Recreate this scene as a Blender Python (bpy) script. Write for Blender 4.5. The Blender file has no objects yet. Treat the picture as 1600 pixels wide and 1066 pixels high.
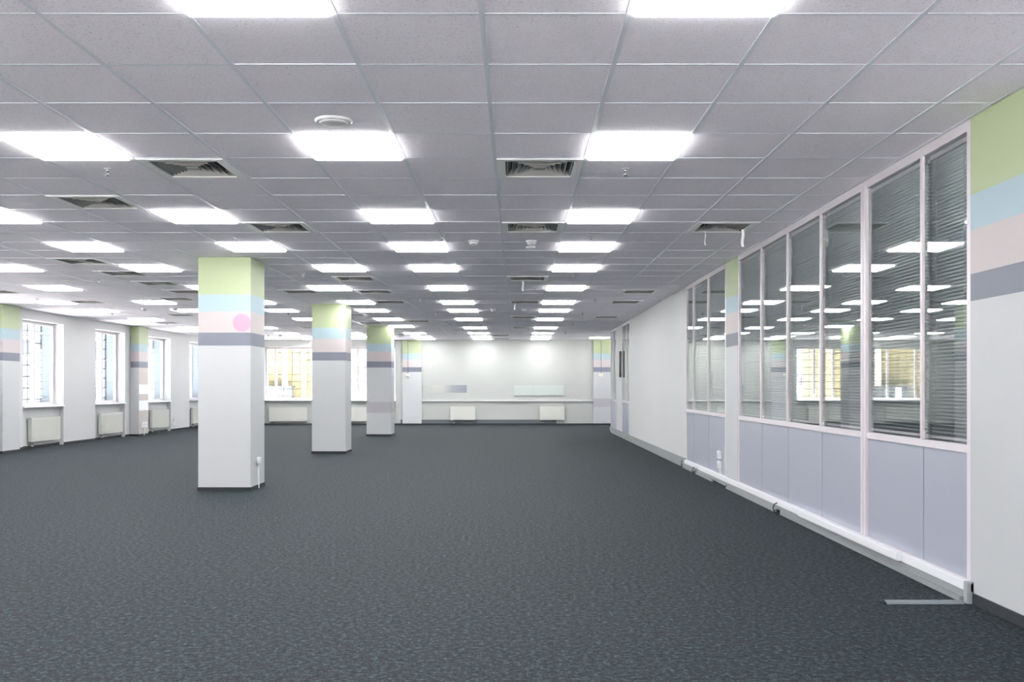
import bpy, bmesh, math, random
from mathutils import Vector
random.seed(7)
S = bpy.context.scene
COL = S.collection
PI = math.pi

# ------------------------------------------------------------------ camera, world, exposure
EYE, CEIL = 1.215, 2.732
cam_d = bpy.data.cameras.new('camera')
cam = bpy.data.objects.new('camera', cam_d); COL.objects.link(cam)
cam_d.sensor_width = 36.0
cam_d.lens = 1463.4 / 1600 * 36
cam_d.shift_x = -0.00375
cam_d.shift_y = 0.045
cam_d.clip_start = 0.05; cam_d.clip_end = 300
cam.location = (0, 0, EYE); cam.rotation_euler = (PI/2, 0, 0)
S.camera = cam

W = bpy.data.worlds.new('overcast_sky'); S.world = W; W.use_nodes = True
wn = W.node_tree.nodes; wl = W.node_tree.links
bg = wn['Background']
bg.inputs['Color'].default_value = (0.93, 0.965, 1.0, 1)
bg.inputs['Strength'].default_value = 4.2

bounce_sun_l = bpy.data.lights.new('bounce_sun', 'SUN'); bounce_sun_l.energy = 145; bounce_sun_l.angle = math.radians(.6); bounce_sun_l.color = (1, .96, .95)
bounce_sun = bpy.data.objects.new('bounce_sun', bounce_sun_l); COL.objects.link(bounce_sun); bounce_sun.rotation_euler = (-math.radians(14), 0, 0)   # added sun: bounces off the ground onto the ceiling, misses left and far windows
PANEL_STRENGTH = 16.0
S.view_settings.view_transform = 'Standard'
S.view_settings.look = 'None'
S.view_settings.gamma = 1
S.view_settings.use_curve_mapping = False
S.view_settings.exposure = 0.70
S.cycles.diffuse_bounces = 7
S.cycles.max_bounces = 12
S.cycles.transparent_max_bounces = 24
S.cycles.sample_clamp_indirect = 12
S.cycles.use_light_tree = True

def portal(loc, rot, sx, sy):
    l = bpy.data.lights.new('window_daylight', 'AREA'); l.shape = 'RECTANGLE'; l.size = sx; l.size_y = sy
    l.cycles.is_portal = True
    o = bpy.data.objects.new('window_daylight', l); COL.objects.link(o); o.location = loc; o.rotation_euler = rot

# ------------------------------------------------------------------ materials
def lin(c):
    return tuple(((v/255)/12.92 if v/255 <= .04045 else ((v/255+.055)/1.055)**2.4) for v in c) + (1,)
MATS = {}
def mat(name, rgb, rough=0.6, metal=0.0, noise=0.0, nscale=4.0, spec=0.5, bump=0.0, bscale=200.0):
    if name in MATS: return MATS[name]
    m = bpy.data.materials.new(name); m.use_nodes = True; MATS[name] = m
    n, l = m.node_tree.nodes, m.node_tree.links
    b = n['Principled BSDF']
    c = lin(rgb)
    b.inputs['Base Color'].default_value = c
    b.inputs['Roughness'].default_value = rough
    b.inputs['Metallic'].default_value = metal
    b.inputs['Specular IOR Level'].default_value = spec
    tc = n.new('ShaderNodeTexCoord')
    t = n.new('ShaderNodeTexNoise'); t.inputs['Scale'].default_value = nscale; t.inputs['Detail'].default_value = 5
    l.new(tc.outputs['Object'], t.inputs['Vector'])
    r = n.new('ShaderNodeMapRange'); r.inputs['From Min'].default_value = .25; r.inputs['From Max'].default_value = .75
    r.inputs['To Min'].default_value = 1-noise; r.inputs['To Max'].default_value = 1+noise
    l.new(t.outputs['Fac'], r.inputs['Value'])
    mx = n.new('ShaderNodeVectorMath'); mx.operation = 'SCALE'; mx.inputs[0].default_value = c[:3]
    l.new(r.outputs[0], mx.inputs['Scale']); l.new(mx.outputs[0], b.inputs['Base Color'])
    if bump:
        t2 = n.new('ShaderNodeTexNoise'); t2.inputs['Scale'].default_value = bscale
        l.new(tc.outputs['Object'], t2.inputs['Vector'])
        bp = n.new('ShaderNodeBump'); bp.inputs['Strength'].default_value = bump; bp.inputs['Distance'].default_value = .002
        l.new(t2.outputs['Fac'], bp.inputs['Height']); l.new(bp.outputs[0], b.inputs['Normal'])
    return m

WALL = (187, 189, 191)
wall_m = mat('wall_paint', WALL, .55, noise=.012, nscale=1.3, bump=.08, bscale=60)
lintel_m = mat('cool_white_plaster', (200, 202, 204), .7, noise=.01)
white_m = mat('white_plastic', (216, 218, 222), .35)
frame_m = mat('white_aluminium', (204, 198, 204), .38)
barm = mat('ceiling_bar_enamel', (226, 229, 238), .36, spec=.5)
vent_m = mat('diffuser_enamel', (246, 245, 246), .35)
duct_m = mat('duct_lining', (34, 35, 37), .9)
panel_m = mat('lilac_grey_laminate', (156, 161, 174), .32, noise=.006, nscale=.8)
dark_m = mat('dark_skirting', (30, 36, 41), .7, noise=.2, nscale=60)
black_m = mat('black_rubber', (26, 28, 30), .5)
greyboard_m = mat('speckled_grey_board', (128, 134, 136), .7, noise=.28, nscale=170)
rad_m = mat('radiator_enamel', (192, 194, 189), .35)
chrome_m = mat('chrome', (180, 182, 184), .25, metal=.9)
steel_m = mat('dark_steel', (78, 80, 84), .35, metal=.6)
slat_m = mat('blind_slat_aluminium', (205, 212, 212), .3, noise=.03, nscale=30)
bronze_m = mat('cream_plastic', (226, 218, 196), .45)
revealm = mat('blue_grey_cladding', (58, 72, 84), .6, noise=.05, nscale=2)
grille_m = mat('grille_steel', (24, 27, 38), .5)
sill_m = mat('window_sill_pvc', (236, 238, 242), .25)
officew_m = mat('office_wall', (176, 184, 184), .7)
conc_m = mat('outdoor_concrete', (226, 222, 216), .8, noise=.06)
pink_m = mat('pink_paint', (210, 140, 162), .55)
patch_m = mat('bright_white_paint', (232, 236, 240), .55)
lilac_m = mat('faint_lilac_paint', (186, 182, 190), .55)
glasspan_m = mat('frosted_white_panel', (172, 181, 178), .3)
ribbon_m = mat('white_ribbon', (236, 236, 238), .6)
beige_m = mat('warm_beige_paint', (182, 176, 173), .55)

# carpet: fine two-scale speckle of light and dark pile
carpet_m = bpy.data.materials.new('grey_carpet'); carpet_m.use_nodes = True
n, l = carpet_m.node_tree.nodes, carpet_m.node_tree.links
b = n['Principled BSDF']; b.inputs['Roughness'].default_value = .8; b.inputs['Specular IOR Level'].default_value = .15
b.inputs['Sheen Weight'].default_value = 0.0
tc = n.new('ShaderNodeTexCoord')
n1 = n.new('ShaderNodeTexNoise'); n1.inputs['Scale'].default_value = 34; n1.inputs['Detail'].default_value = 9; n1.inputs['Roughness'].default_value = .95
n2 = n.new('ShaderNodeTexNoise'); n2.inputs['Scale'].default_value = 15; n2.inputs['Detail'].default_value = 4; n2.inputs['Roughness'].default_value = .8
l.new(tc.outputs['Object'], n1.inputs['Vector']); l.new(tc.outputs['Object'], n2.inputs['Vector'])
cr = n.new('ShaderNodeValToRGB'); e = cr.color_ramp.elements
e[0].position = .37; e[0].color = lin((3, 6, 8)); e[1].position = .64; e[1].color = lin((92, 106, 113))
e2 = cr.color_ramp.elements.new(.5); e2.color = lin((20, 29, 33))
l.new(n1.outputs['Fac'], cr.inputs['Fac'])
mr = n.new('ShaderNodeMapRange'); mr.inputs['From Min'].default_value = .3; mr.inputs['From Max'].default_value = .7; mr.inputs['To Min'].default_value = .74; mr.inputs['To Max'].default_value = 1.26
l.new(n2.outputs['Fac'], mr.inputs['Value'])
vm = n.new('ShaderNodeVectorMath'); vm.operation = 'SCALE'
l.new(cr.outputs['Color'], vm.inputs[0]); l.new(mr.outputs[0], vm.inputs['Scale']); l.new(vm.outputs[0], b.inputs['Base Color'])
bp = n.new('ShaderNodeBump'); bp.inputs['Strength'].default_value = .5; bp.inputs['Distance'].default_value = .004
l.new(n1.outputs['Fac'], bp.inputs['Height']); l.new(bp.outputs[0], b.inputs['Normal'])

# ceiling tile: lilac grey mineral fibre with small pits
tile_m = bpy.data.materials.new('mineral_fibre_tile'); tile_m.use_nodes = True
n, l = tile_m.node_tree.nodes, tile_m.node_tree.links
b = n['Principled BSDF']; b.inputs['Roughness'].default_value = .9; b.inputs['Specular IOR Level'].default_value = .2
tc = n.new('ShaderNodeTexCoord')
n1 = n.new('ShaderNodeTexNoise'); n1.inputs['Scale'].default_value = 95; n1.inputs['Detail'].default_value = 4; n1.inputs['Roughness'].default_value = .7
l.new(tc.outputs['Object'], n1.inputs['Vector'])
cr = n.new('ShaderNodeValToRGB'); e = cr.color_ramp.elements
e[0].position = .33; e[0].color = lin((196, 194, 200)); e[1].position = .43; e[1].color = lin((250, 245, 254))
l.new(n1.outputs['Fac'], cr.inputs['Fac']); l.new(cr.outputs['Color'], b.inputs['Base Color'])
bp = n.new('ShaderNodeBump'); bp.inputs['Strength'].default_value = .3; bp.inputs['Distance'].default_value = .002
l.new(n1.outputs['Fac'], bp.inputs['Height']); l.new(bp.outputs[0], b.inputs['Normal'])

def stripes(name, bands, base):
    m = bpy.data.materials.new(name); m.use_nodes = True
    n, l = m.node_tree.nodes, m.node_tree.links
    b = n['Principled BSDF']; b.inputs['Roughness'].default_value = .55
    tc = n.new('ShaderNodeTexCoord'); sp = n.new('ShaderNodeSeparateXYZ'); l.new(tc.outputs['Object'], sp.inputs[0])
    d = n.new('ShaderNodeMath'); d.operation = 'DIVIDE'; d.inputs[1].default_value = 3.0; l.new(sp.outputs['Z'], d.inputs[0])
    cr = n.new('ShaderNodeValToRGB'); cr.color_ramp.interpolation = 'CONSTANT'
    cr.color_ramp.elements[0].color = lin(base); cr.color_ramp.elements[0].position = 0
    cr.color_ramp.elements[1].position = bands[0][0]/3; cr.color_ramp.elements[1].color = lin(bands[0][1])
    for z, c in bands[1:]:
        x = cr.color_ramp.elements.new(z/3); x.color = lin(c)
    l.new(d.outputs[0], cr.inputs['Fac'])
    t = n.new('ShaderNodeTexNoise'); t.inputs['Scale'].default_value = 2.2; t.inputs['Detail'].default_value = 4
    l.new(tc.outputs['Object'], t.inputs['Vector'])
    r = n.new('ShaderNodeMapRange'); r.inputs['To Min'].default_value = .975; r.inputs['To Max'].default_value = 1.015
    l.new(t.outputs['Fac'], r.inputs['Value'])
    vm = n.new('ShaderNodeVectorMath'); vm.operation = 'SCALE'
    l.new(cr.outputs['Color'], vm.inputs[0]); l.new(r.outputs[0], vm.inputs['Scale']); l.new(vm.outputs[0], b.inputs['Base Color'])
    return m
SLATE, ROSE, BLUE, GREEN = (106, 111, 124), (176, 169, 171), (150, 171, 181), (158, 170, 137)
TOPB = [(1.688, SLATE), (1.842, ROSE), (2.089, BLUE), (2.295, GREEN)]
COLW = (176, 179, 182)
col_m = stripes('striped_column_paint', TOPB, COLW)
col_low_m = stripes('striped_column_paint_low_band', [(.564, (162, 159, 167)), (.834, COLW)] + TOPB, COLW)

def glass(name, tint, f0, power=5.0):
    m = bpy.data.materials.new(name); m.use_nodes = True
    n, l = m.node_tree.nodes, m.node_tree.links
    n.remove(n['Principled BSDF']); out = n['Material Output']
    tr = n.new('ShaderNodeBsdfTransparent'); tr.inputs[0].default_value = tint
    gl = n.new('ShaderNodeBsdfGlossy'); gl.inputs['Roughness'].default_value = 0.0; gl.inputs['Color'].default_value = (.97, 1, .99, 1)
    lw = n.new('ShaderNodeLayerWeight')
    p = n.new('ShaderNodeMath'); p.operation = 'POWER'; p.inputs[1].default_value = power; l.new(lw.outputs['Facing'], p.inputs[0])
    r = n.new('ShaderNodeMapRange'); r.inputs['To Min'].default_value = f0; r.inputs['To Max'].default_value = 1
    l.new(p.outputs[0], r.inputs['Value'])
    mx = n.new('ShaderNodeMixShader'); l.new(r.outputs[0], mx.inputs[0]); l.new(tr.outputs[0], mx.inputs[1]); l.new(gl.outputs[0], mx.inputs[2])
    l.new(mx.outputs[0], out.inputs['Surface'])
    return m
winglass_m = glass('window_glass', (.97, .985, .99, 1), .035)
part_glass_m = glass('partition_glass', (.955, .975, .975, 1), .08, 3.6)

emit_m = bpy.data.materials.new('lit_opal_diffuser'); emit_m.use_nodes = True
b = emit_m.node_tree.nodes['Principled BSDF']
b.inputs['Base Color'].default_value = (.9, .9, .9, 1); b.inputs['Emission Color'].default_value = (1, .985, .965, 1)
b.inputs['Emission Strength'].default_value = PANEL_STRENGTH

# ------------------------------------------------------------------ mesh helpers
def BM(): return bmesh.new()
def box(bm, x0, x1, y0, y1, z0, z1, mi=0, bevel=0):
    vs = [bm.verts.new((x, y, z)) for x in (x0, x1) for y in (y0, y1) for z in (z0, z1)]
    fs = []
    for q in ((0,1,3,2), (4,6,7,5), (0,4,5,1), (2,3,7,6), (0,2,6,4), (1,5,7,3)):
        f = bm.faces.new([vs[i] for i in q]); f.material_index = mi; fs.append(f)
    if bevel:
        es = list({e for f in fs for e in f.edges})
        bmesh.ops.bevel(bm, geom=es, offset=bevel, segments=2, affect='EDGES', clamp_overlap=True)
def cyl(bm, p0, p1, r0, r1=None, seg=16, mi=0):
    r1 = r0 if r1 is None else r1
    p0, p1 = Vector(p0), Vector(p1); d = (p1-p0).normalized()
    a = d.orthogonal().normalized(); c = d.cross(a)
    A = [bm.verts.new(p0 + r0*(math.cos(t)*a + math.sin(t)*c)) for t in [2*PI*i/seg for i in range(seg)]]
    B = [bm.verts.new(p1 + r1*(math.cos(t)*a + math.sin(t)*c)) for t in [2*PI*i/seg for i in range(seg)]]
    for i in range(seg):
        f = bm.faces.new((A[i], A[(i+1) % seg], B[(i+1) % seg], B[i])); f.smooth = True; f.material_index = mi
    bm.faces.new(A[::-1]).material_index = mi; bm.faces.new(B).material_index = mi
def tube(bm, pts, r, seg=8):
    for a, b2 in zip(pts[:-1], pts[1:]): cyl(bm, a, b2, r, seg=seg)
def lathe(bm, prof, seg=24, mi=0):
    rings = [[bm.verts.new((r*math.cos(2*PI*i/seg), r*math.sin(2*PI*i/seg), z)) for i in range(seg)] for r, z in prof]
    for A, B in zip(rings[:-1], rings[1:]):
        for i in range(seg):
            f = bm.faces.new((A[i], A[(i+1) % seg], B[(i+1) % seg], B[i])); f.smooth = True; f.material_index = mi
    bm.faces.new(rings[0]); bm.faces.new(rings[-1])
def obj(name, bm, m, parent=None, loc=None):
    bmesh.ops.recalc_face_normals(bm, faces=bm.faces)
    me = bpy.data.meshes.new(name); bm.to_mesh(me); bm.free()
    for x in (m if isinstance(m, (list, tuple)) else [m]): me.materials.append(x)
    o = bpy.data.objects.new(name, me); COL.objects.link(o)
    if parent: o.parent = parent
    if loc: o.location = loc
    return o
def tag(o, label, cat, group=None):
    o['label'] = label; o['category'] = cat; o['kind'] = 'thing'
    if group: o['group'] = group
    return o
def thing(name, label, cat, loc=(0, 0, 0), rz=0, group=None):
    o = bpy.data.objects.new(name, None); COL.objects.link(o); o.empty_display_size = .1
    o.location = loc; o.rotation_euler = (0, 0, rz)
    return tag(o, label, cat, group)
def struct(name, bm, m, parent=None):
    o = obj(name, bm, m, parent)
    if not parent: o['kind'] = 'structure'
    return o
def dup(src, loc, label, rz=None, group=None):
    c = src.copy(); COL.objects.link(c); c.location = loc
    if rz is not None: c.rotation_euler = (0, 0, rz)
    c['label'] = label
    if group: c['group'] = group
    for ch in list(src.children):
        k = ch.copy(); COL.objects.link(k); k.parent = c
        for g in list(ch.children):
            q = g.copy(); COL.objects.link(q); q.parent = k
    return c

# ------------------------------------------------------------------ dimensions
XL, XR, YB, YF = -9.57, 2.57, 30.1, -3.2
XALC, YJOG = 6.0, 25.4
GX, GY, P = -0.139, 3.812, 0.6
def cell(k, n): return (GX + P*(k+.5), GY + P*(n+.5), CEIL)

# ------------------------------------------------------------------ floor and ceiling
bm = BM(); box(bm, XL-.6, XALC+.5, YF-.4, YB+.5, -.25, 0); struct('floor', bm, carpet_m)

LIGHTS = {1: [-1,3,7,10,13,17,21,24,28,33,37,40,42], -2: [-1,3,7,10,13,17,21,24,28,33,37,40,42],
          -5: [3,7,10,17,21,24,28,32,37,40,42], -8: [7,10,13,17,21,24,28,37,40],
          -11: [13,21,24,33,37,40,42], -14: [21,24,28,33]}
ODD = [(-4,13), (-12,17), (4,41)]
OFF = [(1,-5), (-2,-5), (-5,-1), (-5,-5), (-8,3), (-8,-1), (-8,-5), (-11,7), (-11,3), (-11,-1), (-14,14), (-14,10), (-14,7), (-14,3)]
VENTS = [(-4,4),(0,4),(-6,6),(-4,8),(0,8),(3,8),(-9,12),(-9,14),(-9,16),(-9,18),(-10,20),(-14,18),(-13,21),(-12,26),(-14,30),
         (-4,15),(-6,18),(-4,18),(-4,21),(0,15),(0,21),(0,27),(0,33),(-1,39),(-1,42),(3,18),(3,21),(3,27),(-6,26),(-6,30),(-4,29),(-6,38),(-9,33)]
holes = {(k, r) for k, rs in LIGHTS.items() for r in rs} | set(ODD) | set(OFF) | set(VENTS)

bm = BM()
def xmax(y): return XALC if y >= YJOG - .01 else XR
rows = range(-12, 44); kmin, kmax = -16, 10
for n_ in rows:
    y0, y1 = GY+P*n_, GY+P*(n_+1)
    y0, y1 = max(y0, YF), min(y1, YB)
    if y1 - y0 < .02: continue
    for k in range(kmin, kmax):
        if (k, n_) in holes: continue
        x0, x1 = max(GX+P*k, XL), min(GX+P*(k+1), xmax(y0))
        if x1 - x0 < .02: continue
        dz = random.uniform(0.0012, .0038); g = .009
        box(bm, x0+g, x1-g, y0+g, y1-g, CEIL+dz, CEIL+dz+.015, 0)
for k in range(kmin, kmax+1):
    x = GX+P*k
    if x < XL or x > XALC: continue
    box(bm, x-.012, x+.012, YF if x < XR else YJOG, YB, CEIL, CEIL+.03, 1)
for n_ in range(-12, 45):
    y = GY+P*n_
    if y < YF or y > YB: continue
    box(bm, XL, xmax(y), y-.009, y+.009, CEIL+.0008, CEIL+.03, 1)
# perimeter angle and the slab that closes the void
box(bm, XL, XL+.022, YF, YB, CEIL+.0004, CEIL+.03, 1); box(bm, XL, XALC, YB-.022, YB, CEIL+.0004, CEIL+.03, 1)
box(bm, XR-.022, XR, YF, YJOG, CEIL+.0004, CEIL+.03, 1)
box(bm, XL-.6, XALC+.5, YF-.4, YB+.5, CEIL+.2, CEIL+.4, 1)
struct('ceiling', bm, [tile_m, barm])

# ------------------------------------------------------------------ walls
def wallbox(bm, ax, p0, p1, a0, a1, z0, z1):
    if a1 - a0 < 1e-4 or z1 - z0 < 1e-4: return
    if ax == 'x': box(bm, min(p0, p1), max(p0, p1), a0, a1, z0, z1)
    else: box(bm, a0, a1, min(p0, p1), max(p0, p1), z0, z1)
def wall_layer(bm, ax, p0, p1, a0, a1, z0, z1, ops):
    a = a0
    for (o0, o1, q0, q1) in sorted(ops):
        wallbox(bm, ax, p0, p1, a, o0, z0, z1)
        wallbox(bm, ax, p0, p1, o0, o1, z0, q0); wallbox(bm, ax, p0, p1, o0, o1, q1, z1)
        a = o1
    wallbox(bm, ax, p0, p1, a, a1, z0, z1)
ZT = CEIL + .2
LW = []
for c0 in (-1.37, 4.78, 10.93, 17.08, 23.23):
    LW += [(c0+1.1, c0+2.74), (c0+4.23, c0+5.85)]
LW = [w for w in LW if w[0] > YF+.3]
ZS, ZH = .84, 2.545
bm = BM()
wall_layer(bm, 'x', XL, XL-.1, YF-.4, YB+.5, 0, ZT, [(a, b_, 0, ZH) for a, b_ in LW])
wall_layer(bm, 'x', XL-.1, XL-.26, YF-.4, YB+.5, 0, ZT, [(a, b_, ZS-.03, ZH) for a, b_ in LW])
struct('wall_left', bm, wall_m)
bm = BM()
wall_layer(bm, 'x', XL-.26, XL-.62, YF-.4, YB+.5, -4, ZT+.8, [(a, b_, ZS-.03, ZH) for a, b_ in LW])
struct('trim_facade_left', bm, revealm)
BW = [(-8.1, -6.25), (-5.72, -3.86)]
ZSB, ZHB = .80, 2.505
bm = BM()
wall_layer(bm, 'y', YB, YB+.1, XL-.62, XALC+.5, 0, ZT, [(a, b_, 0, ZHB) for a, b_ in BW])
wall_layer(bm, 'y', YB+.1, YB+.5, XL-.62, XALC+.5, 0, ZT, [(a, b_, ZSB-.03, ZHB) for a, b_ in BW])
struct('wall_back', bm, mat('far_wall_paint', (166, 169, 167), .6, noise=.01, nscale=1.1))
# right wall: plain runs between the glazed bays
bm = BM()
box(bm, XR, XR+.12, YF-.4, 4.70, 0, ZT)
box(bm, XR, XR+.12, 14.15, 21.2, 0, ZT)
box(bm, XR+.0, XR+.12, YJOG-.06, YJOG, 0, ZT)
for y0, y1 in ((5.3, 10.84), (11.46, 14.15), (21.2, YJOG-.06)): box(bm, XR, XR+.12, y0, y1, CEIL+.002, ZT)
struct('wall_right', bm, wall_m)
bm = BM(); wall_layer(bm, 'x', XALC, XALC+.4, YJOG-.4, YB+.5, 0, ZT, [(26.4, 29.2, ZSB, ZHB)])
box(bm, XR+.12, XALC+.4, YJOG-.12, YJOG, 0, ZT); struct('wall_alcove', bm, wall_m)
# room behind the glazing
bm = BM(); box(bm, 6.2, 6.35, 4.9, YJOG-.12, 0, ZT); box(bm, XR+.62, 6.2, 4.75, 4.9, 0, ZT); box(bm, XR+.12, 6.2, 14.15, 14.3, 0, ZT)
box(bm, XR+.12, 6.2, 21.05, 21.2, 0, ZT)
box(bm, XR+.12, 6.2, 4.9, YJOG-.12, CEIL+.0, CEIL+.05)
struct('wall_office', bm, officew_m)
rear_fill_windows = [(-9.3, -6.0), (-5.6, -2.0), (-1.6, 2.2)]  # unseen rear openings, added to bring light onto the ceiling
bm = BM(); wall_layer(bm, 'y', YF, YF-.4, XL-.62, XR+.2, 0, ZT, [(a, b_, .3, 2.6) for a, b_ in rear_fill_windows]); struct('wall_rear', bm, wall_m)

# ------------------------------------------------------------------ windows
wi = 0
def window(ax, plane, sgn, a0, a1, z0, z1, grille=True, mull=None, depth_in=.2, handle=True):
    """sgn: outward direction along the axis"""
    global wi; wi += 1
    def bx(bm, p0, p1, q0, q1, r0, r1, bev=0):
        if ax == 'x': box(bm, min(p0, p1), max(p0, p1), q0, q1, r0, r1, bevel=bev)
        else: box(bm, q0, q1, min(p0, p1), max(p0, p1), r0, r1, bevel=bev)
    p = plane + sgn*depth_in; po = p + sgn*.06
    bm = BM(); w = .06
    bx(bm, p, po, a0, a0+w, z0, z1); bx(bm, p, po, a1-w, a1, z0, z1)
    bx(bm, p, po, a0+w, a1-w, z0, z0+w); bx(bm, p, po, a0+w, a1-w, z1-w, z1)
    root = struct('window_%d' % wi, bm, frame_m)
    ms = mull or [(a0+a1)/2]
    for mm in ms:
        bm = BM(); bx(bm, p, po, mm-.035, mm+.035, z0+w, z1-w); obj('mullion', bm, frame_m, root)
    ed = [a0+w] + ms + [a1-w]
    for i, (s0, s1) in enumerate(zip(ed[:-1], ed[1:])):
        bm = BM(); g = .036 if i else .002; h = .036 if i < len(ed)-2 else .002
        bx(bm, p+sgn*.025, p+sgn*.033, s0+g, s1-h, z0+w+.002, z1-w-.002); obj('glass_pane', bm, winglass_m, root)
    if sgn and depth_in:
        bm = BM(); bx(bm, plane-sgn*.035, p-sgn*.001, a0+.003, a1-.003, z0-.03, z0-.001); 
        o = obj('window_sill', bm, sill_m, root)
    if grille:
        bm = BM(); q = plane + sgn*.48; r = .009
        nv = int((a1-a0)/.26)
        for i in range(nv+1):
            a = a0+.02+(a1-a0-.04)*i/nv; bx(bm, q-r, q+r, a-r, a+r, z0-.02, z1)
        zz = z0+.12
        while zz < z1: bx(bm, q-r, q+r, a0, a1, zz-r, zz+r); zz += .235
        obj('security_grille', bm, grille_m, root)
    c = (plane+sgn*.1, (a0+a1)/2, (z0+z1)/2) if ax == 'x' else ((a0+a1)/2, plane+sgn*.1, (z0+z1)/2)
    ang = {('x', -1): (0, -PI/2, 0), ('x', 1): (0, PI/2, 0), ('y', 1): (-PI/2, 0, 0), ('y', -1): (PI/2, 0, 0)}[(ax, sgn)]
    if ax == 'x': portal(c, ang, z1-z0, a1-a0)
    else: portal(c, ang, a1-a0, z1-z0)
    return root
for a, b_ in LW: window('x', XL, -1, a, b_, ZS, ZH)
for i, (a, b_) in enumerate(BW): window('y', YB, 1, a, b_, ZSB, ZHB, mull=[a+.33, a+1.24] if i == 0 else [a+.62, a+1.24])
window('x', XALC, 1, 26.4, 29.2, ZSB, ZHB, grille=False)
for a, b_ in rear_fill_windows: window('y', YF, -1, a, b_, .3, 2.6, grille=False)  # added rear glazing, never in view, lights the near ceiling

# horizontal joints in the cladding of the left reveals
bm = BM()
for a, b_ in LW:
    for z in (1.32, 1.86, 2.3): box(bm, XL-.6, XL-.27, b_-.004, b_+.001, z, z+.014)
struct('trim_reveal_joints', bm, grille_m)

# ------------------------------------------------------------------ columns
def column(name, x0, y0, label, m, cap=True, w=.615, front=True):
    t = thing(name, label, 'column', (x0, y0, 0), group='striped columns')
    bm = BM(); box(bm, 0, w, 0, .6, 0, CEIL, bevel=.004); obj('shaft', bm, m, t)
    bm = BM(); s = .008; h = .045
    box(bm, -s, w+s, -s, 0, 0, h); box(bm, -s, w+s, .6, .6+s, 0, h); box(bm, -s, 0, 0, .6, 0, h); box(bm, w, w+s, 0, .6, 0, h)
    obj('skirting', bm, dark_m, t)
    return t
c1 = column('column', -3.712, 10.94, 'nearest free-standing square column with a pink dot in its striped paint', col_m)
c2 = column('column', -3.72, 17.08, 'second free-standing square striped column, between the pink-dot column and the far one', col_m)
c3 = column('column', -3.705, 23.24, 'farthest free-standing striped column with a faint lilac band near its foot', col_low_m)
c4 = column('column', -9.569, 17.08, 'striped column against the window wall at the left edge of the photo', col_m, w=.209)
c5 = column('column', -9.569, 23.25, 'striped window-wall column with two bright white patches and a socket cluster', col_m, w=.209)
c6 = column('column', -3.64, YB-.05, 'striped pilaster at the far wall, left of the grey wall stripe', col_m)
c7 = column('column', 2.49, YB-.05, 'striped pilaster at the far right end beside the glass partition end', col_low_m)
c8 = column('column', XR, 10.84, 'striped column standing in the glazed partition between two glass bays', col_m)
c9 = column('column', XR, 4.69, 'striped column at the right edge of the photo, nearest the camera', col_m)
for c in (c6, c7):
    for ch in c.children: ch.scale = (1, .083, 1)
for c in (c8, c9):
    for ch in list(c.children):
        if ch.name.startswith('shaft'): ch.location = (-.004, 0, 0)
        else: ch.location = (-.006, 0, 0)
# pink dot on the nearest column
bm = BM(); vs = []
for i in range(48):
    t = 2*PI*i/48; x = min(.512+.106*math.cos(t), .6145); vs.append((x, 1.965+.106*math.sin(t)))
A = [bm.verts.new((x, -.0015, z)) for x, z in vs]; B = [bm.verts.new((x, .002, z)) for x, z in vs]
bm.faces.new(A); bm.faces.new(B[::-1])
for i in range(48): bm.faces.new((A[i], B[i], B[(i+1) % 48], A[(i+1) % 48]))
o = obj('painted_dot', bm, pink_m, c1); o['label'] = 'pink painted dot'
# patches on the side of the window-wall column
bm = BM(); box(bm, .208, .211, .01, .59, .05, 1.68); o = obj('painted_side', bm, beige_m, c5); o['label'] = 'warm beige side'
for z0, z1 in ((.626, .878), (1.04, 1.28)):
    bm = BM(); box(bm, .2105, .213, .012, .588, z0, z1); o = obj('painted_patch', bm, patch_m, c5); o['label'] = 'bright white patch'

# ------------------------------------------------------------------ ceiling lights
lt = thing('ceiling_light', '', 'ceiling light', cell(1, -1), group='square ceiling light panels')
bm = BM(); h = .288
box(bm, -h, h, -h, h, .02, .09); obj('housing', bm, white_m, lt)
bm = BM()
box(bm, -.2865, .2865, -.2865, .2865, -.017, .018, bevel=.004); obj('diffuser', bm, emit_m, lt)
ORD = ['nearest', 'second', 'third', 'fourth', 'fifth', 'sixth', 'seventh', 'eighth', 'ninth', 'tenth', 'eleventh', 'twelfth', 'farthest']
RUN = {1: 'run just right of centre', -2: 'run just left of centre', -5: 'run just right of the columns',
       -8: 'run just left of the columns', -11: 'second run left of the columns', -14: 'leftmost run by the windows'}
first = True
def put_light(c, label, group='square ceiling light panels'):
    global first
    if first: lt.location = cell(*c); lt['label'] = label; lt['group'] = group; first = False
    else: dup(lt, cell(*c), label, group=group)
for k, rs in LIGHTS.items():
    for i, r in enumerate(rs):
        w = 'farthest' if i == len(rs)-1 else ('nearest' if i == 0 else ORD[i] + ' from the camera')
        put_light((k, r), 'lit square ceiling panel, %s in the %s' % (w, RUN[k]))
put_light((-4, 13), 'lit ceiling panel set one tile to the right of the run beside the columns')
put_light((-12, 17), 'lit ceiling panel set one tile to the left of the second run left of columns')
put_light((4, 41), 'lit ceiling panel at the far right, above the pilaster by the glass partition end')
for c in OFF: put_light(c, 'lit square ceiling panel outside the edges of the photo', 'ceiling lights outside the view')

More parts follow.
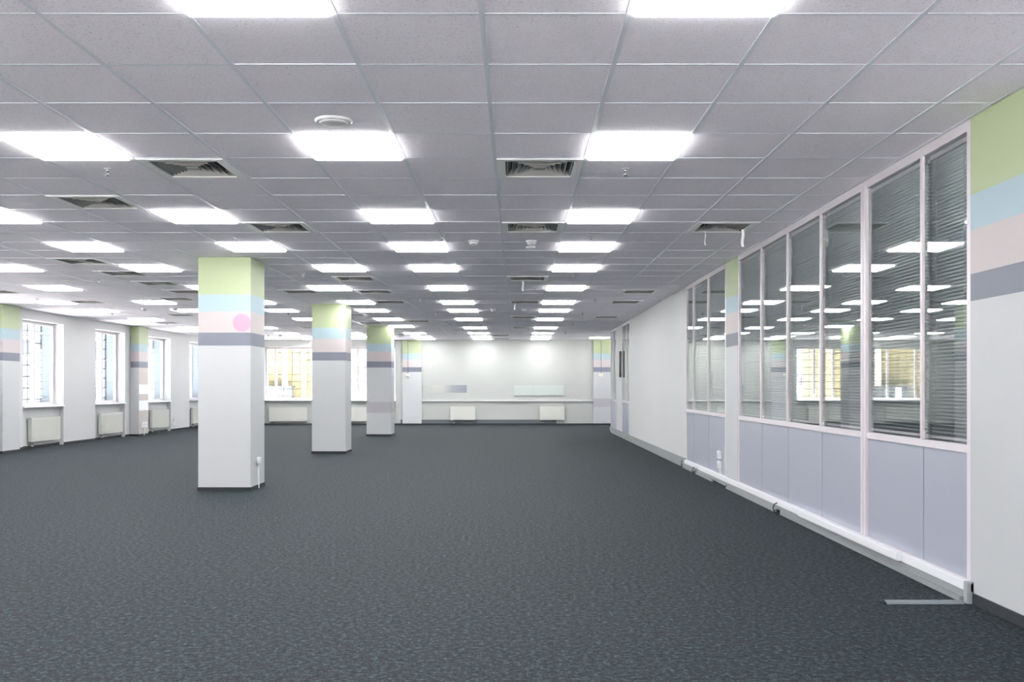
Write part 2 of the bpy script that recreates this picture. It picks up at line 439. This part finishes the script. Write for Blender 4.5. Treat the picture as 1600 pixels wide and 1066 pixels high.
# ------------------------------------------------------------------ ceiling air diffusers
vt = thing('ceiling_vent', '', 'ceiling vent', cell(0, 4), group='square louvred ceiling vents')
def sq_ring(bm, r0, z0, r1, z1, th):
    """sloping square ring from (r0,z0) to (r1,z1) with thickness th"""
    L = [(r0, z0), (r1, z1), (r1-th, z1), (r0-th, z0)]
    R = [[bm.verts.new((sx*r, sy*r, z)) for sx, sy in ((-1,-1), (1,-1), (1,1), (-1,1))] for r, z in L]
    for i in range(4):
        A, B = R[i], R[(i+1) % 4]
        for j in range(4): bm.faces.new((A[j], A[(j+1) % 4], B[(j+1) % 4], B[j]))
bm = BM(); o_, i_ = .288, .232
for x0, x1, y0, y1 in ((-o_, o_, -o_, -i_), (-o_, o_, i_, o_), (-o_, -i_, -i_, i_), (i_, o_, -i_, i_)): box(bm, x0, x1, y0, y1, -.004, .01)
obj('frame', bm, vent_m, vt)
bm = BM()
for r in (.226, .186, .148, .110, .074): sq_ring(bm, r, .0, r-.03, .042, .0025)
box(bm, -.042, .042, -.042, .042, 0, .004)
obj('louvres', bm, mat('louvre_grey_enamel', (150, 150, 149), .5), vt)
bm = BM()
for x0, x1, y0, y1 in ((-.24, .24, -.24, -.234), (-.24, .24, .234, .24), (-.24, -.234, -.234, .234), (.234, .24, -.234, .234)): box(bm, x0, x1, y0, y1, .0, .15)
box(bm, -.24, .24, -.24, .24, .15, .16)
obj('duct_box', bm, duct_m, vt)
VL = {(-4,4): 'large louvred vent left of the nearest left-centre lights, with bright right border',
 (0,4): 'nearest louvred vent in the central file between the two light runs',
 (-6,6): 'louvred vent above the upper left, between two lit panels near the left edge',
 (-4,8): 'louvred vent just above and right of the nearest column top',
 (0,8): 'second louvred vent in the central file, with two domes just behind it',
 (3,8): 'louvred vent near the glazed wall with two white strips hanging below',
 (0,15): 'third louvred vent in the central file, one strip hanging below',
 (0,21): 'fourth louvred vent from the camera in the central file', (0,27): 'fifth louvred vent from the camera in the central file',
 (0,33): 'farthest louvred vent in the central file', (-1,39): 'small far vent left of the central file, nearer of two by the far wall',
 (-1,42): 'small far vent closest to the far wall, left of the central file',
 (-9,12): 'nearest of four louvred vents in the file over the left side',
 (-9,14): 'second of four louvred vents in the file over the left side',
 (-9,16): 'third of four louvred vents in the file over the left side',
 (-9,18): 'fourth of the left file of louvred vents, just left of the nearest column',
 (-10,20): 'louvred vent one tile left of the left file, behind its fourth vent',
 (-14,18): 'louvred vent cut by the left edge of the photo',
 (-13,21): 'louvred vent touching the right end of a leftmost-run light panel',
 (-12,26): 'louvred vent above the left wall column, right of a smoke dome pair',
 (-14,30): 'louvred vent above the far left windows beside the nearest column',
 (-4,15): 'nearest louvred vent of the file over the second column, right side',
 (-6,18): 'louvred vent seen between the nearest and the second column tops',
 (-4,18): 'louvred vent right of the second column, behind the nearest of its file',
 (-4,21): 'third louvred vent of the file right of the second column',
 (3,18): 'nearest of three louvred vents above the plain right-hand wall',
 (3,21): 'middle of three louvred vents above the plain right-hand wall',
 (3,27): 'farthest of three louvred vents above the plain right-hand wall',
 (-6,26): 'louvred vent right beside the second column top edge', (-6,30): 'louvred vent between the second and third column tops',
 (-4,29): 'louvred vent right of the third column, fourth of its file',
 (-6,38): 'tiny far vent just right of the third column top', (-9,33): 'tiny far vent left of the second column top'}
for i, c in enumerate(VENTS):
    if i == 0: vt.location = cell(*c); vt['label'] = VL[c]
    else: dup(vt, cell(*c), VL[c])

# ------------------------------------------------------------------ sprinklers, detectors, speaker, ribbons
sp = thing('sprinkler', '', 'sprinkler', cell(1, 4), group='ceiling sprinkler heads')
bm = BM(); lathe(bm, [(.0, .012), (.034, .012), (.036, .008), (.022, -.002), (.0, -.002)], 20); obj('escutcheon', bm, white_m, sp)
bm = BM(); cyl(bm, (0, 0, 0), (0, 0, -.022), .009, seg=12)
for s in (-1, 1): tube(bm, [(s*.009, 0, -.02), (s*.014, 0, -.032), (s*.004, 0, -.046)], .0025, 6)
cyl(bm, (0, 0, -.02), (0, 0, -.044), .003, seg=8); cyl(bm, (0, 0, -.045), (0, 0, -.048), .017, seg=14); obj('head', bm, chrome_m, sp)
SP = [((-5,4), 'sprinkler head at the upper left, beside the large vent'), ((1,4), 'sprinkler head at upper right, behind a large lit panel'),
 ((-5,9), 'sprinkler head just above the nearest column'), ((1,9), 'sprinkler head right of centre, above the third lit panel'),
 ((1,14), 'sprinkler head right of centre, behind the fifth lit panel'), ((-5,14), 'sprinkler head between the first and second column tops'),
 ((-10,15), 'sprinkler head beside the left file of vents'), ((2,20), 'nearest sprinkler in the file right of the right-centre lights'),
 ((2,25), 'second sprinkler in the file right of the right-centre lights'), ((2,30), 'third sprinkler in the file right of the right-centre lights'),
 ((2,36), 'farthest sprinkler in the file right of the right-centre lights'), ((-3,20), 'nearest sprinkler in the file left of the left-centre lights'),
 ((-3,25), 'second sprinkler in the file left of the left-centre lights'), ((-3,30), 'third sprinkler in the file left of the left-centre lights'),
 ((-3,35), 'farthest sprinkler in the file left of the left-centre lights'), ((-8,25), 'sprinkler seen between the first and second columns, high up'),
 ((-14,20), 'nearest sprinkler beside the window wall'), ((-14,25), 'second sprinkler beside the window wall'), ((-14,30), 'third sprinkler beside the window wall, left of the nearest column'),
 ((-1.5,8.75), 'sprinkler head at the edge of the left-centre lights, near a smoke dome'), ((0,36), 'small far sprinkler in the central file')]
for i, (c, lb) in enumerate(SP):
    x, y, z = cell(*c)
    if i == 0: sp.location = (x, y, z); sp['label'] = lb
    else: dup(sp, (x, y, z), lb)
sm = thing('smoke_detector', '', 'smoke detector', cell(0, 9), group='domed smoke detectors')
bm = BM(); lathe(bm, [(0, .012), (.055, .012), (.056, -.006), (.05, -.014), (0, -.014)], 24); obj('base', bm, white_m, sm)
bm = BM(); lathe(bm, [(.042, -.0142), (.042, -.03), (.03, -.046), (0, -.05)], 24)
for i in range(8): t = 2*PI*i/8; box(bm, .043*math.cos(t)-.002, .043*math.cos(t)+.002, .043*math.sin(t)-.002, .043*math.sin(t)+.002, -.032, -.014)
obj('dome', bm, frame_m, sm)
SM = [((-1,9.35), 'smoke detector dome left of the central file'), ((0,9.35), 'smoke detector dome behind the second central vent'),
 ((-1,23.5), 'small smoke dome left of the fourth central vent'), ((0,23.5), 'small smoke dome behind the fourth central vent'),
 ((-12.2,23.2), 'left smoke dome above the left wall column'), ((-11.2,23.2), 'right smoke dome on a lit panel, near the left wall column'),
 ((-12.3,38.6), 'left smoke dome seen between first and second columns near the far wall'), ((-11.7,38.6), 'right smoke dome seen between first and second columns near the far wall')]
for i, (c, lb) in enumerate(SM):
    x, y, z = cell(*c)
    if i == 0: sm.location = (x, y, z); sm['label'] = lb
    else: dup(sm, (x, y, z), lb)
t = thing('ceiling_speaker', 'round white speaker set flat in the ceiling, in front of a lit panel', 'speaker', cell(-2, 2.05))
bm = BM(); lathe(bm, [(.0, .01), (.105, .01), (.107, 0), (.095, -.012), (.084, -.01), (0, -.01)], 40); obj('rim', bm, white_m, t)
bm = BM(); lathe(bm, [(0, -.0101), (.083, -.0101), (.075, -.016), (.04, -.02), (0, -.021)], 40); obj('grille', bm, mat('speaker_mesh', (205, 206, 208), .6, noise=.15, nscale=300), t)
bm = BM(); lathe(bm, [(0, .01), (.05, .01), (.05, -.006), (.036, -.016), (0, -.018)], 24); o = obj('cover_disc', bm, white_m, None, cell(0, 10.05)); tag(o, 'small flat white disc on the ceiling behind the smoke dome, central file', 'ceiling disc')
def ribbon(x, y, ln, wd, label, tw=0):
    bm = BM(); N = 8
    P0 = [Vector((.004*math.sin(i*.8)+.002*i*tw, .003*math.sin(i*1.3), -ln*i/N)) for i in range(N+1)]
    A = [[bm.verts.new(p + Vector((s*wd/2, q, 0))) for s, q in ((-1, -.0006), (1, -.0006), (1, .0006), (-1, .0006))] for p in P0]
    for a, b2 in zip(A[:-1], A[1:]):
        for j in range(4): bm.faces.new((a[j], a[(j+1) % 4], b2[(j+1) % 4], b2[j]))
    bm.faces.new(A[0]); bm.faces.new(A[-1])
    o = obj('hanging_strip', bm, ribbon_m, None, (x, y, CEIL-.003)); tag(o, label, 'strip', 'white strips hanging from the vents')
ribbon(1.84, 9.1, .135, .008, 'thin white strip hanging from the left of the vent near the glazed wall')
ribbon(2.18, 9.0, .165, .026, 'wide white strip hanging from the right of the vent near the glazed wall')
ribbon(.1, 13.4, .14, .026, 'white strip hanging from the third vent of the central file')
ribbon(-.02, 17.0, .11, .022, 'white strip hanging from the fourth vent of the central file')

# ------------------------------------------------------------------ glazed partition on the right
GZ0, GZ1 = .885, 2.672   # glass opening
def bay(label, y0, y1, posts, thick=(), panels=True, lead=True):
    t = thing('glazed_partition', label, 'glass partition', (XR, y0, 0), group='glazed partition bays')
    L = y1 - y0
    bm = BM()
    box(bm, 0, .032, 0, L, GZ1, CEIL)          # head
    box(bm, 0, .032, .045, L-.03, .84, GZ0)            # transom
    box(bm, 0, .032, 0, .045, .12, GZ1); box(bm, 0, .032, L-.03, L, .12, GZ1)
    box(bm, .004, .032, 0, L, .0, .12)
    obj('frame', bm, frame_m, t)
    ed = [.045]
    for p in posts:
        q = p - y0; w = .05 if p in thick else .014
        bm = BM()
        if p in thick:
            box(bm, -.008, .03, q-w, q-.006, .12, GZ1+.02); box(bm, -.008, .03, q+.006, q+w, .12, GZ1+.02); box(bm, .0, .028, q-.006, q+.006, .12, GZ1)
        else:
            box(bm, -.004, .0135, q-w, q+w, GZ0, GZ1)
        obj('mullion', bm, frame_m, t); ed.append(q)
    ed.append(L-.03)
    for i, (a, b2) in enumerate(zip(ed[:-1], ed[1:])):
        ga = 0.0 if i == 0 else (.05 if posts[i-1] in thick else .017)
        gb = 0.0 if i == len(ed)-2 else (.05 if posts[i] in thick else .017)
        bm = BM(); box(bm, .014, .020, a+ga, b2-gb, GZ0, GZ1); obj('glass_pane', bm, part_glass_m, t)
        bm = BM(); box(bm, .012, .03, a+ (0 if i == 0 else .004 if ga < .03 else ga), b2-(0 if i == len(ed)-2 else .004 if gb < .03 else gb), .12, .84, bevel=.003); obj('lower_panel', bm, panel_m, t)
    return t, [(a, b2) for a, b2 in zip(ed[:-1], ed[1:])]
t1, e1 = bay('long glazed partition bay nearest the camera, with six blinds behind the glass', 5.292, 10.838, [5.93, 6.91, 7.90, 8.87, 9.82], thick=(6.91,))
t2, e2 = bay('short glazed partition bay between the striped column and the plain white wall', 11.46, 14.15, [12.54, 13.58])
t3, e3 = bay('narrow glazed bay beyond the plain white wall, beside the far door', 21.2, 22.7, [21.75])
t4, e4 = bay('farthest glazed bay beyond the far door, ending the partition', 23.95, YJOG-.06, [24.6])
# far door leaf with bar handle
bm = BM(); box(bm, XR+.004, XR+.06, 22.72, 23.93, .02, CEIL-.02, bevel=.003); d1 = struct('door_1', bm, wall_m)
bm = BM()
for yy in (22.76,):
    cyl(bm, (XR-.03, yy, 1.45), (XR-.03, yy, 2.09), .018, seg=14); cyl(bm, (XR-.03, yy+.09, 1.45), (XR-.03, yy+.09, 2.09), .018, seg=14)
    for z in (1.52, 2.02): cyl(bm, (XR+.01, yy, z), (XR-.03, yy, z), .008, seg=10); cyl(bm, (XR+.01, yy+.09, z), (XR-.03, yy+.09, z), .008, seg=10)
obj('door_handle', bm, steel_m, d1)
bm = BM(); box(bm, XR, XR+.08, 22.7, 23.95, CEIL-.018, CEIL+.0); struct('trim_door_head', bm, frame_m)

# blinds: one per pane, hung behind the glass
SW, PITCH = .0125, .0225
def blind(y0, y1, label, tilt=28):
    t = thing('venetian_blind', label, 'blind', (XR+.052, y0, 0), group='venetian blinds behind the glass')
    a, b2 = .03, y1-y0-.03
    bm = BM(); box(bm, -.014, .014, a, b2, GZ1-.032, GZ1-.004); obj('head_rail', bm, frame_m, t)
    bm = BM(); z = GZ1-.05; th = math.radians(tilt); dx, dz = SW*math.cos(th), SW*math.sin(th); k = 0
    while z > GZ0+.035:
        j = random.uniform(-.0008, .0008); s = random.uniform(-.0012, .0012)
        P = [(-dx, -dz+j), (0, .0016+j), (dx, dz+j)]
        A = [bm.verts.new((x, a, z+zz)) for x, zz in P]; B = [bm.verts.new((x, b2, z+zz+s)) for x, zz in P]
        for i in range(2):
            f = bm.faces.new((A[i], A[i+1], B[i+1], B[i])); f.smooth = True
        z -= PITCH
    o = obj('slats', bm, slat_m, t)
    md = o.modifiers.new('thickness', 'SOLIDIFY'); md.thickness = .0006
    bm = BM(); box(bm, -.012, .012, a, b2, GZ0+.012, GZ0+.028); obj('bottom_rail', bm, frame_m, t)
    bm = BM()
    for q in ((.16, .84) if b2-a > .5 else (.3, .75)):
        yy = a+(b2-a)*q
        for xx in (-.0135, .0135): cyl(bm, (xx, yy, GZ0+.02), (xx, yy, GZ1-.03), .0012, seg=5)
    obj('cord', bm, white_m, t)
BL = ['nearest blind, in the narrow pane beside the right-edge column', 'second blind from the camera, just right of the thick white post',
      'third blind from the camera, just left of the thick white post', 'fourth blind from the camera in the long glazed bay',
      'fifth blind from the camera in the long glazed bay', 'sixth blind, farthest in the long glazed bay, beside the striped column']
for i, ((a, b2), lb) in enumerate(zip(e1, BL)): blind(5.292+a, 5.292+b2, lb, -34+random.uniform(-5, 6))
for (a, b2), lb in zip(e2, ['blind in the short glazed bay, right next to the striped column', 'middle blind of the short glazed bay', 'blind in the narrow far pane beside the plain white wall']):
    blind(11.46+a, 11.46+b2, lb, -32+random.uniform(-5, 6))

# base ledge, boards and trunking along the right wall
bm = BM(); box(bm, XR-.028, XR+.0035, 5.24, 14.15, .062, .118, bevel=.004); struct('baseboard_right_ledge', bm, white_m)
bm = BM(); box(bm, XR-.034, XR-.004, 5.30, 14.15, .03, .061); box(bm, XR-.026, XR-.002, 14.15, YJOG, .045, .135)
struct('baseboard_right', bm, greyboard_m)
bm = BM()
for y0, y1 in ((5.30, 8.9), (9.1, 11.2), (12.0, 13.1), (13.3, 14.1)): box(bm, XR-.06, XR-.035, y0, y1, .001, .03)
box(bm, XR-.04, XR-.01, 14.3, 24.9, .001, .044)
struct('baseboard_right_lower', bm, greyboard_m)
bm = BM(); box(bm, XR-.016, XR-.005, 0, 5.27, .001, .06); struct('baseboard_right_dark', bm, dark_m)
bm = BM(); box(bm, XR-.062, XR-.0285, 6.17, 8.35, .068, .125, bevel=.005)
o = obj('cable_trunking', bm, white_m); tag(o, 'long white cable trunking box along the foot of the glazed partition', 'cable trunking')
for y in (6.0,):
    pass
bm = BM(); box(bm, XR-.045, XR-.005, 5.24, 5.285, .0, .122, bevel=.003); o = obj('trunking_end_cap', bm, mat('grey_cap', (150, 155, 158), .5)); tag(o, 'grey end cap where the partition ledge meets the right column', 'end cap')
# floor trunking strip lying on the carpet
t = thing('floor_trunking', 'thin grey strip lying on the carpet by the right column', 'floor trunking', (2.055, 5.27, 0))
bm = BM(); prof = [(-.035, 0), (-.02, .012), (.02, .012), (.035, 0)]
A = [bm.verts.new((.02, y, z+.001)) for y, z in prof]; B = [bm.verts.new((.455, y, z+.001)) for y, z in prof]
for i in range(3): bm.faces.new((A[i], A[i+1], B[i+1], B[i]))
bm.faces.new((A[3], A[0], B[0], B[3])); bm.faces.new(A); bm.faces.new(B[::-1])
obj('cover', bm, mat('floor_strip_plastic', (112, 121, 124), .6, noise=.15, nscale=150), t)
bm = BM(); tube(bm, [(.03, 0, .006), (.01, -.004, .012), (-.004, .006, .005), (.0, .014, .004)], .005)
box(bm, 0, .02, -.028, .022, .001, .009); o = obj('cable_end', bm, black_m, t); o['label'] = 'black cable end'
def cable(pts, label):
    bm = BM(); tube(bm, pts, .006, 8); o = obj('loose_cable', bm, black_m); tag(o, label, 'cable', 'black cable ends along the right wall')
cable([(XR-.07, 8.98, .0), (XR-.09, 8.98, .012), (XR-.095, 9.02, .05), (XR-.07, 9.05, .085), (XR-.062, 9.0, .10)], 'black looped cable end by the partition foot, nearest of the three')
bm = None
cable([(XR-.07, 13.22, .0), (XR-.085, 13.2, .03), (XR-.07, 13.24, .06), (XR-.075, 13.12, .09)], 'black cable end below the short glazed bay, middle of the three')
cable([(XR-.05, 14.2, .0), (XR-.065, 14.2, .03), (XR-.055, 14.23, .07), (XR-.06, 14.15, .10)], 'black cable end at the corner of the plain white wall, farthest of three')

# sockets -----------------------------------------------------------------
def socket(loc, rz, label, n_=1, w=.08, h=.08, conduit=None, m=None, grp=None):
    t = thing('wall_socket', label, 'socket', loc, rz, grp)      # local +y is out of the wall
    for i in range(n_):
        ox = (i-(n_-1)/2)*w
        bm = BM(); box(bm, ox-w/2+.001, ox+w/2-.001, 0, .035, -h/2, h/2, bevel=.006); b_ = obj('box', bm, m or white_m, t)
        bm = BM(); cyl(bm, (ox, .034, 0), (ox, .038, 0), .022, seg=20); cyl(bm, (ox-.009, .037, 0), (ox-.009, .0395, 0), .003, seg=8); cyl(bm, (ox+.009, .037, 0), (ox+.009, .0395, 0), .003, seg=8)
        obj('socket_face', bm, frame_m, b_)
    if conduit:
        bm = BM(); box(bm, -.012+conduit[0], .012+conduit[0], 0, .016, -loc[2]+.002, -h/2); obj('conduit', bm, white_m, t)
    return t
socket((-3.712+.615, 11.235, .336), -PI/2, 'white socket box with conduit low on the side of the nearest column', conduit=(-.012,))
socket((-3.712, 11.15, .34), PI/2, 'white socket box on the hidden left side of the nearest column')
socket((-9.36+.004, 23.55, .27), -PI/2, 'cluster of white socket boxes low on the left wall column', n_=3, w=.11, h=.14, conduit=(-.0,))
socket((XL, 26.2, .30), -PI/2, 'upper of two sockets on the wall beyond the third left window', grp='sockets beyond the third left window')
socket((XL, 26.2, .18), -PI/2, 'lower of two sockets on the wall beyond the third left window', grp='sockets beyond the third left window')
socket((XR+.012, 11.8, .36), PI/2, 'upper white double socket low on the short glazed bay panel', n_=2, w=.075, h=.1)
socket((XR+.012, 11.8, .235), PI/2, 'lower white double socket low on the short glazed bay panel', n_=2, w=.075, h=.09, conduit=(0,))
def wallbox_small(x, y, z, label):
    t = thing('wall_alarm_box', label, 'alarm box', (x, y, z))
    bm = BM(); box(bm, -.06, .06, -.04, 0, -.045, .045, bevel=.01); obj('box', bm, bronze_m, t)
    bm = BM(); box(bm, -.03, .03, -.046, -.04, -.03, -.005); obj('label_plate', bm, glasspan_m, t)
    bm = BM(); cyl(bm, (.01, -.006, .045), (.01, -.006, CEIL-z), .008, seg=8); obj('cable', bm, greyboard_m, t)
wallbox_small(-3.47, YB-.05, 1.60, 'small cream box with a cable, on the far pilaster left of the grey stripe')
wallbox_small(2.73, YB-.05, 1.60, 'small cream box with a cable, on the far right pilaster')

# ------------------------------------------------------------------ radiators
def radiator(loc, rz, L, z0, z1, label, flute=False):
    t = thing('radiator', label, 'radiator', loc, rz, 'white panel radiators')   # local +y out of wall, x along
    H = z1 - z0
    bm = BM(); box(bm, -L/2, L/2, .085, .10, z0, z1, bevel=.006)
    N = int(L/.035)
    for i in range(N):
        x = -L/2+.03+(L-.06)*i/(N-1); box(bm, x-.006, x+.006, .099, .1025, z0+.04, z1-.04)
    obj('front_panel', bm, rad_m, t)
    bm = BM(); box(bm, -L/2, L/2, .03, .045, z0+.005, z1-.005); obj('back_panel', bm, rad_m, t)
    bm = BM(); box(bm, -L/2+.002, L/2-.002, .028, .098, z1-.002, z1+.004)
    for i in range(int(L/.03)):
        x = -L/2+.02+i*.03; box(bm, x-.004, x+.004, .04, .085, z1+.003, z1+.0055)
    obj('top_grille', bm, rad_m, t)
    for s in (-1, 1):
        bm = BM(); box(bm, s*L/2-.004, s*L/2+.004, .03, .098, z0+.01, z1-.002, bevel=.002); obj('side_cover', bm, rad_m, t)
    bm = BM()
    for s in (-1, 1):
        cyl(bm, (s*(L/2+.002), .065, z1-.04), (s*(L/2+.02), .065, z1-.04), .012, seg=10)
        box(bm, s*L*.35-.015, s*L*.35+.015, .0, .03, z0+.05, z1-.05)
    obj('bracket', bm, rad_m, t)
    bm = BM(); xv = L/2-.07
    for dx in (0, -.05):
        cyl(bm, (xv+dx, .065, z0+.005), (xv+dx, .065, z0-.05), .013, seg=12); cyl(bm, (xv+dx, .065, z0-.05), (xv+dx, .065, .001), .008, seg=10)
    cyl(bm, (xv+.012, .065, z0-.03), (xv+.045, .065, z0-.03), .012, .015, seg=12)
    obj('valve', bm, chrome_m, t)
    return t
vis = {2: 'radiator under the nearest visible left window, beside the left-edge column', 3: 'radiator under the second visible left window, left of the patched wall column',
       4: 'radiator under the third left window, just right of the patched wall column', 5: 'radiator under the far left window, mostly behind the nearest column'}
vw = [w for w in LW if w[1] > 18]
for i, (a, b_) in enumerate(vw):
    c = (a+b_)/2+.06
    radiator((XL-.1, c+.04, 0), -PI/2, 1.18, .12, .60, vis[i+2])
radiator((-7.33, YB+.1, 0), PI, 1.2, .11, .56, 'radiator under the left far-wall window, between first and second columns')
radiator((-4.85, YB+.1, 0), PI, 1.2, .11, .56, 'radiator under the right far-wall window, between second and third columns')
radiator((-1.7, YB, 0), PI, .79, .16, .585, 'left of two radiators on the blank far wall, below the ledge')
radiator((1.17, YB, 0), PI, .79, .16, .585, 'right of two radiators on the blank far wall, below the ledge')

# ------------------------------------------------------------------ far wall details
bm = BM(); box(bm, -3.02, 2.488, YB-.055, YB, .755, .785, bevel=.004); o = obj('wall_ledge', bm, lintel_m); tag(o, 'long narrow white ledge along the blank far wall', 'ledge')
strip_m = bpy.data.materials.new('grey_ramp_stripe'); strip_m.use_nodes = True
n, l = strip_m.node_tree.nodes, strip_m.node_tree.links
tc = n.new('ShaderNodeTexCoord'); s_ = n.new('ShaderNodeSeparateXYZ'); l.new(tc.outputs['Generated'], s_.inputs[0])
cr = n.new('ShaderNodeValToRGB'); e = cr.color_ramp.elements  # grey ramp along the stripe: palest left of the middle, slate at right
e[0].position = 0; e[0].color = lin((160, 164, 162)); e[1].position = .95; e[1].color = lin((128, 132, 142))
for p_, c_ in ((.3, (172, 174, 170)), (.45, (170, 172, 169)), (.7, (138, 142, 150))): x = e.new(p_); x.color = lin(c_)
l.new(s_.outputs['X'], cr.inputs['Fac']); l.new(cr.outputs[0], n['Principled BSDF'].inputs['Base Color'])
bm = BM(); box(bm, -3.02, -1.575, YB-.006, YB, 1.035, 1.277); o = obj('painted_stripe', bm, strip_m); tag(o, 'grey horizontal stripe, darker to the right, painted on the far wall', 'wall stripe')
t = thing('mounted_board', 'pale two-part rectangular panel mounted on the far wall', 'wall panel', (.75, YB, 1.105))
for x0, x1 in ((-.80, -.205), (-.195, .80)):
    bm = BM(); box(bm, x0, x1, -.03, 0, -.165, .165, bevel=.004); obj('panel_section', bm, glasspan_m, t)
bm = BM(); box(bm, -3.7, 1.3, YB-.034, YB-.001, .045, .17); struct('baseboard_back', bm, mat('speckled_dark_board', (84, 92, 97), .7, noise=.28, nscale=120))
bm = BM(); box(bm, XL, 3.5, YB-.05, YB-.035, .001, .05); box(bm, -3.7, 2.48, YB-.035, YB-.001, .001, .044); struct('baseboard_back_dark', bm, dark_m)
bm = BM()
edges = [YF] + [v for w in LW for v in w] + [YB]
for i in range(0, len(edges), 2):
    if edges[i+1] > edges[i]: box(bm, XL, XL+.012, edges[i], edges[i+1], .001, .05)
for a, b_ in LW: box(bm, XL-.1, XL-.088, a, b_, .001, .05)
struct('baseboard_left', bm, dark_m)

# ------------------------------------------------------------------ outdoors
bm = BM(); box(bm, -40, 40, -40, YF-.42, -.8, -.5); box(bm, -40, XL-.64, YF-.42, 70, -.8, -.5); box(bm, XL-.64, 40, YB+.52, 70, -.8, -.5); struct('ground_bounce_slab', bm, conc_m)  # raised pale slab, added to bounce sunlight up onto the ceiling
t = thing('outdoor_block', 'unseen dark mass behind the camera, added to block low sky light', 'building'); bm = BM(); box(bm, -40, 40, -46, -40, -4, 9); obj('walls', bm, mat('sky_block_dark', (86, 80, 78), .8, noise=.1), t)  # unseen mass, added to keep low sky light off columns and walls
bm = BM(); box(bm, -80, 80, -60, 110, -4.3, -4.0); struct('ground_outside', bm, conc_m)
def facade(name, label, ax, p, a0, a1, z0, z1, m, wm, cols, rws, th=3.0, sgn=-1, dark=None):
    t = thing(name, label, 'building', (0, 0, 0))
    bm = BM()
    if ax == 'x': box(bm, min(p, p+sgn*th), max(p, p+sgn*th), a0, a1, z0, z1)
    else: box(bm, a0, a1, p, p+th, z0, z1)
    obj('walls', bm, m, t)
    for c in cols:
        for r in rws:
            bm = BM()
            if ax == 'x': box(bm, p-.02*sgn*-1, p+.05*-sgn*1, c-.6, c+.6, r, r+1.5)
            else: box(bm, c-.6, c+.6, p-.05, p+.02, r, r+1.5)
            f = obj('window', bm, frame_m, t)
            bm = BM()
            for s in (-1, 1):
                cc = c+s*.28
                if ax == 'x': box(bm, p+.05, p+.06, cc-.25, cc+.25, r+.06, r+1.44)
                else: box(bm, cc-.25, cc+.25, p-.06, p-.05, r+.06, r+1.44)
            obj('pane', bm, wm, f)
blueb_m = mat('pale_blue_render', (34, 42, 52), .8, noise=.04, nscale=.6)
bluew_m = mat('blue_tinted_window', (15, 17, 27), .3)
creamb_m = mat('cream_render', (80, 74, 50), .8, noise=.08, nscale=.8)
facade('outdoor_block', 'pale blue building seen through the left windows', 'x', -30, 6, 96, -4, 12.5, blueb_m, bluew_m,
       [20+3.1*i for i in range(24)], [-.2, 3.0, 6.2])
facade('cream_building', 'cream building behind the left far-wall window', 'y', 37.0, -12.5, -7.35, -4, 7, creamb_m, mat('grey_window', (70, 80, 90), .3),
       [-11.6, ], [2.4], th=4)
# grey window of the building opposite, built as a standing box, and drainpipe
t = thing('grey_window_unit', 'grey window of the building opposite, with a white mullion, outside the left far-wall window', 'facade window', (-9.45, 36.4, .70))
bm = BM(); box(bm, -.75, .75, 0, .3, -1.2, .52); obj('body', bm, mat('grey_box', (34, 40, 45), .5, noise=.1), t)
bm = BM(); box(bm, -.35, -.13, -.02, 0, -1.2, .5); obj('post', bm, white_m, t)
bm = BM(); box(bm, -.8, .8, -.05, .32, .52, .56); obj('window_top', bm, grille_m, t)
bm = BM(); box(bm, -9.2, -9.0, 36.85, 37.0, -4, 7); box(bm, -8.05, -8.0, 36.9, 37.0, -4, 7); o = obj('facade_pilaster', bm, mat('warm_grey_render', (205, 200, 185), .8)); tag(o, 'grey vertical strip on the cream building outside', 'pilaster')
# distant house with violet roof
t = thing('gabled_house', 'distant pale house with a violet roof, seen through the right far-wall window', 'house', (-9.2, 56, -4))
bm = BM(); box(bm, -3.5, 3.5, 0, 6, 0, 5.4); obj('walls', bm, mat('pale_house_render', (225, 225, 232), .8), t)
bm = BM()
R = [(-3.9, 5.3), (3.9, 5.3), (1.0, 6.6), (-1.0, 6.6)]
A = [bm.verts.new((x, -.3, z)) for x, z in R]; B = [bm.verts.new((x, 6.3, z)) for x, z in R]
bm.faces.new(A); bm.faces.new(B[::-1])
for i in range(4): bm.faces.new((A[i], B[i], B[(i+1) % 4], A[(i+1) % 4]))
obj('roof', bm, mat('violet_roof_tile', (92, 80, 124), .6), t)
bm = BM(); box(bm, -.4, .2, 1, 1.6, 6.3, 8.6); obj('chimney', bm, mat('lilac_brick', (170, 165, 200), .8), t)
for x in (-2.3, -.6, 1.1, 2.6):
    bm = BM(); box(bm, x-.35, x+.35, -.04, 0, 3.3, 4.6); obj('window', bm, bluew_m, t)
